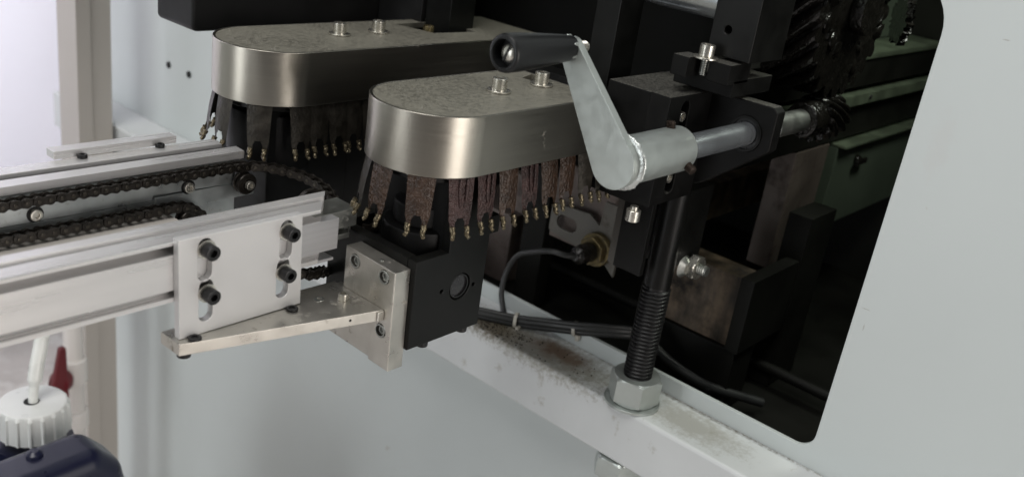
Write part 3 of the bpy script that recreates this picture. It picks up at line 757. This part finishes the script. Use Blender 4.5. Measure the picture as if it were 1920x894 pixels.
t = thing('spring_shaft', 'dark short shaft with two loose rings left of the helical gear', 'shaft', (505, 252, 826))
obj('shaft', cyl((470, 246, 826), (560, 246, 826), 5, .4), 'grease', t)
for x in (496, 503): obj('ring', rings([(0, 11.5), (0, 13), (1.2, 13), (1.2, 11.5)], (x, 246, 826), (1, .15, .1), 36, closed=True), 'grease', t)

# ------------------------------------------------------------------ mounting block, flange, rod
t = thing('mounting_block', 'dusty black mounting block right of the crank arm', 'block', (440, 272, 732))
obj('block_body', box(425, 489, 257.2, 288, 731.5, 793.5, 1.0), 'black_dusty', t)
obj('upper_rail', box(489.2, 560, 256, 288, 770, 800, 2), 'black_dusty', t)
inst('cap_screw', MS['cover_screw'], (417.5, 252.0, 732.0), (0, 0, -1), t, .3)

t = thing('bearing_flange', 'black angled flange plate holding the polished shaft', 'flange', (455, 235, 735))
obj('slotted_leg', prism([(419, 735.5), (461.5, 735.5), (461.5, 795), (419, 795)], 'y', 244.5, 257.1, [slot(436, 744, 752, 3.9), slot(436, 776, 788, 3.9)], bev=.5), 'black_dusty', t)
fl = rpoly([(257, 795), (208.5, 795.6), (205.6, 793), (205.6, 772), (240, 744), (257, 736)], [0, 1.5, 2, 3, 3, 0], 5)
obj('flange_plate', prism(fl, 'x', 461.6, 471, [circ(221, 778, 9.2, 36)], bev=.9, res=3), 'black_dusty', t)
bt = obj('bearing', rings([(0, 6.5), (0, 9.1), (7, 9.1), (7, 6.5)], (462.4, 221, 778), (1, 0, 0), 40, closed=True), 'blackscrew', t)
obj('bearing_ring', rings([(0, 8.3), (0, 9.6), (.7, 9.6), (.7, 8.3)], (461.0, 221, 778), (1, 0, 0), 40, closed=True), 'black', t)
for z, l_ in ((783, 0), (749, 1)):
    inst('slot_screw', MS['rail_screw'], (436, 247.4, z), (0, -1, 0), t, .2).scale = (.95, .95, 1)

t = thing('levelling_rod', 'thick black threaded rod with big zinc nut standing on the white ledge', 'rod', (463, 254, 595))
obj('threaded_shank', thread((463, 254, 598), (463, 254, 676), 8.9, 2.55, 1.0, 36), 'blackscrew', t)
obj('rod_end', cyl((463, 254, 675), (463, 254, 735), 8.2, .5, 36), 'black', t)
inst('hex_nut', nut_mesh(14.2, 17, 8.4, 'zinc'), (463, 254, 597.2), (0, 0, 1), t, .30)
inst('washer', washer_mesh(17.5, 8.4, 1.7, 'zinc'), (462.6, 254, 595.1), (0, 0, 1), t)
inst('hex_nut', nut_mesh(14.2, 15, 8.4, 'zinc'), (463, 254, 541.6), (0, 0, 1), t, .1)
obj('threaded_shank', thread((463, 254, 500), (463, 254, 556), 8.9, 2.55, 1.0, 36), 'blackscrew', t)

t = thing('rod_clamp', 'black clamp plates gripping the top of the threaded rod', 'clamp', (470, 262, 682))
obj('clamp_plate', box(463.5, 494, 247.5, 262, 688, 735.3, .5), 'black', t)
obj('clamp_plate', box(444, 448, 256, 275, 684, 731.3, .5), 'black', t)
obj('spacer_plate', box(450, 453, 262, 283, 682, 731.3, .4), 'grey_plate', t)
obj('clamp_block', box(471.8, 489, 263, 282, 684, 731.3, .5), 'black', t)
t2 = thing('cross_bolt', 'zinc hex nut on a short bolt through the black clamp', 'bolt', (484, 246, 685))
inst('hex_nut', nut_mesh(6.9, 5.5, 3.3, 'screw'), (484, 245.6, 686), (0, -1, 0), t2, .25)
obj('stud', thread((484, 247.4, 686), (484, 234.5, 686), 3.4, 1.3, .5, 20), 'dullsteel', t2)
obj('cone_washer', rings([(0, 7), (3, 4)], (478, 247.4, 686), (0, -1, 0), 20), 'dullsteel', t2)

# ------------------------------------------------------------------ upper structure
t = thing('clamp_fork', 'dusty black forked clamp with washer and cap screw above the block', 'clamp', (443, 240, 794))
obj('prong', box(432, 446, 246.5, 256, 804, 814.5, .5), 'black_dusty', t)
obj('prong', box(440, 462, 226.5, 239, 804, 814.5, .5), 'black_dusty', t)
obj('bridge', box(447, 490, 226.5, 262, 797, 806, .5), 'black_dusty', t)
inst('washer', washer_mesh(6.6, 2.2, .9, 'screw'), (441, 242.2, 814.6), (0, 0, 1), t)
inst('cap_screw', MS['cover_screw'], (441, 242.2, 815.5), (0, 0, 1), t)
obj('screw_thread', thread((441, 242.2, 806), (441, 242.2, 814.6), 2.0, .9, .35, 14), 'dullsteel', t)
t = thing('bearing_block', 'black bearing block with a small round hole at the top right', 'block', (460, 235, 815))
obj('block', prism([(222, 816), (247, 816), (247, 900), (222, 900)], 'x', 449, 486, [circ(237.5, 829.8, 2.1, 20)], bev=.6), 'black', t)
t = thing('round_bar', 'bright polished round bar at the top, behind the black bearing block', 'bar', (462, 300, 846))
obj('bar', cyl((467, 248, 841.5), (467, 420, 841.5), 10.8, .4, 48), 'chrome', t)
single('upright_post', box(436, 458, 296, 312, 785.2, 1000, .6), 'black', 'black upright post rising beside the crank grip', 'post', 'black upright posts above the covers')
single('upright_post', box(455, 478, 439, 461.5, 776, 1000, .6), 'black', 'black upright post rising from the notch of the farther cover', 'post', 'black upright posts above the covers')
single('crossbar', box(458, 476, 270, 330, 852, 1000, .6), 'black', 'black crossbar plate above the round bar', 'bar')
t = thing('machine_hood', 'black hood with rounded lower corner at the top left', 'hood', (330, 540, 773))
hood = rpoly([(519.5, 778), (519.5, 1050), (546, 1050), (557, 779)], [0, 0, 0, 0], 4)
obj('hood_shell', prism(rpoly([(310, 774), (310, 1060), (520, 1060), (520, 774)], [4, 2, 2, 2], 6), 'y', 506, 546, bev=2.0, res=4), 'black_hood', t)
obj('hood_lip', prism(rpoly([(338, 766), (338, 774), (520, 774), (520, 750), (352, 752)], [2, 1, 1, 1, 8], 6), 'y', 508, 520, bev=.8), 'black_hood', t)
obj('rear_plate', box(452, 456, 462.5, 505, 700, 1050, .6), 'black_hood', t)
obj('rear_plate', box(470, 486, 330, 437, 735, 775, .6), 'black_hood', t)

# ------------------------------------------------------------------ inside the opening
def inner_rail(name, label, secs, m='inner_rail'):
    t = thing(name, label, 'rail', (500, secs[0][2], secs[0][4]))
    for nm, y0, y1, z0, z1, mm, x0, x1 in [(s_[0], s_[2], s_[3], s_[4], s_[5], s_[6], s_[7], s_[8]) for s_ in secs]:
        obj(nm, box(x0, x1, y0, y1, z0, z1, .8), mm, t)
    return t
inner_rail('upper_beam', 'greenish upper beam inside the machine opening, behind the gear',
           [('beam', 0, 260, 290, 772, 793, 'inner_dark', 500, 878), ('top_edge', 0, 258, 290, 793.2, 797.5, 'inner_rail', 494, 878)])
inner_rail('bright_rail', 'pale green-lit rail with a screw crossing the opening at right',
           [('rail', 0, 256, 290, 759, 767.5, 'inner_rail', 560, 878), ('web', 0, 262, 290, 731, 758.8, 'inner_dark', 500, 878)])
single('rail_screw', rings([(0, 1.8), (1.2, 1.6), (1.4, .8)], (729, 255.9, 764), (0, -1, 0), 14), 'hole', 'small dark screw in the pale green rail', 'screw')
inner_rail('lower_beam', 'greenish lower beam with thin bright edge inside the opening',
           [('edge', 0, 252, 290, 726.5, 729, 'inner_rail', 700, 878), ('beam', 0, 258, 290, 660, 726.3, 'inner_green', 700, 878)])
single('backing_sheet', box(610, 878, 292, 296, 797, 1040, .5), 'inner_green', 'dull green sheet behind the greasy gear', 'sheet')
t = thing('wing_screw', 'dark wing screw on the greenish lower beam', 'screw', (745, 250, 705))
obj('screw_head', rings([(0, 4), (3, 3.6), (5, 1)], (742, 257.8, 712), (0, -1, 0), 14), 'grease', t)
obj('wing', box(734, 752, 252, 255, 709, 713.5, .8), 'grease', t)
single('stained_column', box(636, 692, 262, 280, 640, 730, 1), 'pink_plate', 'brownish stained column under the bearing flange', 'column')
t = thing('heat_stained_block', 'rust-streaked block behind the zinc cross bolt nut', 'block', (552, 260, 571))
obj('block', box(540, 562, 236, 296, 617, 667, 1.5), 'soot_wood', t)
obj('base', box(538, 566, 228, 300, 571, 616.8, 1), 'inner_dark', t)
obj('end_shade_sheet', box(536, 600, 226, 235.6, 617, 669, .3), 'inner_dark', t)  # added dark sheet standing in for shade on the block's near end
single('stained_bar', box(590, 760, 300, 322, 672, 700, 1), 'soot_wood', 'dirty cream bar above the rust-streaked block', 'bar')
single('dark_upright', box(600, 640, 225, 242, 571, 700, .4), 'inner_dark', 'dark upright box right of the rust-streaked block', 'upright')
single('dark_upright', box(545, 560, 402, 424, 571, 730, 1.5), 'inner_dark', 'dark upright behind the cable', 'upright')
t = thing('stained_box', 'tan stained box on the inner floor behind the black housing', 'box', (560, 470, 600))
obj('box_body', box(560, 610, 446, 505, 571, 630, 1.2), 'pink_plate', t)
obj('box_top', box(570, 600, 420, 470, 630.2, 662, 1.2), 'pink_plate', t)
obj('box_seam', box(568, 569.8, 438, 441, 634, 662, .3), 'hole', t)
single('heater_plate', box(526, 530, 330, 384, 645, 702, .8), 'pink_plate', 'reddish stained plate behind the slotted sensor bracket', 'plate')
single('inner_pipe', cyl((600, 470, 585), (600, 180, 585), 4, .4), 'inner_dark', 'dark pipe running along the inner floor behind the ledge', 'pipe')
t = thing('sensor_bracket', 'pale slotted bracket plate carrying the cable sensor', 'bracket', (520, 350, 640))
sl = [Vector((p.y, p.x)) for p in slot(658, 358, 368, 5.0)]
obj('slotted_plate', prism(rpoly([(322, 645), (322, 661), (347, 676), (380, 673), (380, 652)], [2, 2, 3, 3, 3], 4), 'x', 519, 521, [rpoly([(356, 657), (356, 667), (374, 667), (374, 657)], 4.9, 5)], bev=.3), 'grey_plate', t)
obj('upright_plate', prism([(318, 640), (316, 690), (334, 690), (337, 655)], 'x', 516, 518.6, bev=.3), 'grey_plate', t)
t = thing('cable_sensor', 'brass sensor nut with black plug and cable inside the opening', 'sensor', (505, 332, 656))
obj('sensor_flange', cyl((515.8, 333, 656), (511, 333, 656), 12, .8, 32), 'brass', t)
obj('hex_nut', rings([(0, hexr(8.5)), (.6, hexr(9)), (4.5, hexr(9)), (5, hexr(8.5))], (511, 333, 656), (-1, 0, 0), 48), 'brass', t)
obj('plug', rings([(0, 6.5), (2, 7), (5, 6.4), (8, 7), (11, 6.2), (14, 6), (17, 3)], (506, 333, 656), (-1, 0, 0), 24), 'grease', t)
obj('cable', tube(spline([(491, 333, 656), (484, 336, 657), (480, 346, 657), (482, 362, 650), (486, 378, 640), (487, 386, 625), (484, 386, 610), (479, 379, 602), (473, 370, 598)], 8), 2.0, 12), 'cable', t)
# cable bundle on the ledge
t = thing('cable_bundle', 'grey cable bundle with two pale ties lying along the ledge', 'cables', (475, 350, 598))
pa = [(455, 398, 599), (466, 376, 600), (475, 358, 601), (484, 338, 604.5), (489, 318, 609.5), (499, 300, 613), (515, 285, 611), (520, 265, 600), (530, 240, 590), (560, 210, 580)]
obj('cable', tube(spline(pa, 6), 3.2, 14), 'cable', t)
obj('cable', tube(spline([(x + 1.5, y - 3.5, z - 2.4) for x, y, z in pa[:-1]], 6), 2.6, 12), 'cable', t)
obj('cable', tube(spline([(x - 2, y + 1.5, z + 2.6) for x, y, z in pa[:-1]], 6), 1.7, 12), 'cable', t)
for p, d_ in (((473.5, 361, 600.5), (9, -18, 1)), ((489.5, 322, 606.5), (6, -20, 4))):
    b = rings([(-1.1, 4.4), (-1.1, 5.4), (1.1, 5.4), (1.1, 4.4)], p, d_, 20, closed=True)
    box(p[0] - 3.2, p[0] - .4, p[1] - 5, p[1] - 2.5, p[2] - 6.5, p[2] - 2.5, .3, bm=b)
    obj('cable_tie', b, 'tie', t)
# loose crumbs of solder and grime on the ledge and arm
random.seed(21); b = None
b = bmesh.new()
for k in range(300):
    if k < 260: x = random.gauss(461, 7); y = random.gauss(372, 15)
    elif k < 360: x = random.gauss(466, 9); y = random.gauss(320, 26)
    else: x = random.gauss(470, 8); y = random.gauss(215, 25)
    if not (452 < x < 489): continue
    r = random.uniform(.15, .6)
    v = bmesh.ops.create_icosphere(b, subdivisions=1, radius=r)['verts']
    bmesh.ops.translate(b, vec=(x, y, 595 + r * .5), verts=v)
o = obj('solder_crumbs', b, 'fluxdark'); o['kind'] = 'stuff'; o['label'] = 'dark crumbs of solder and grime scattered on the white ledge'
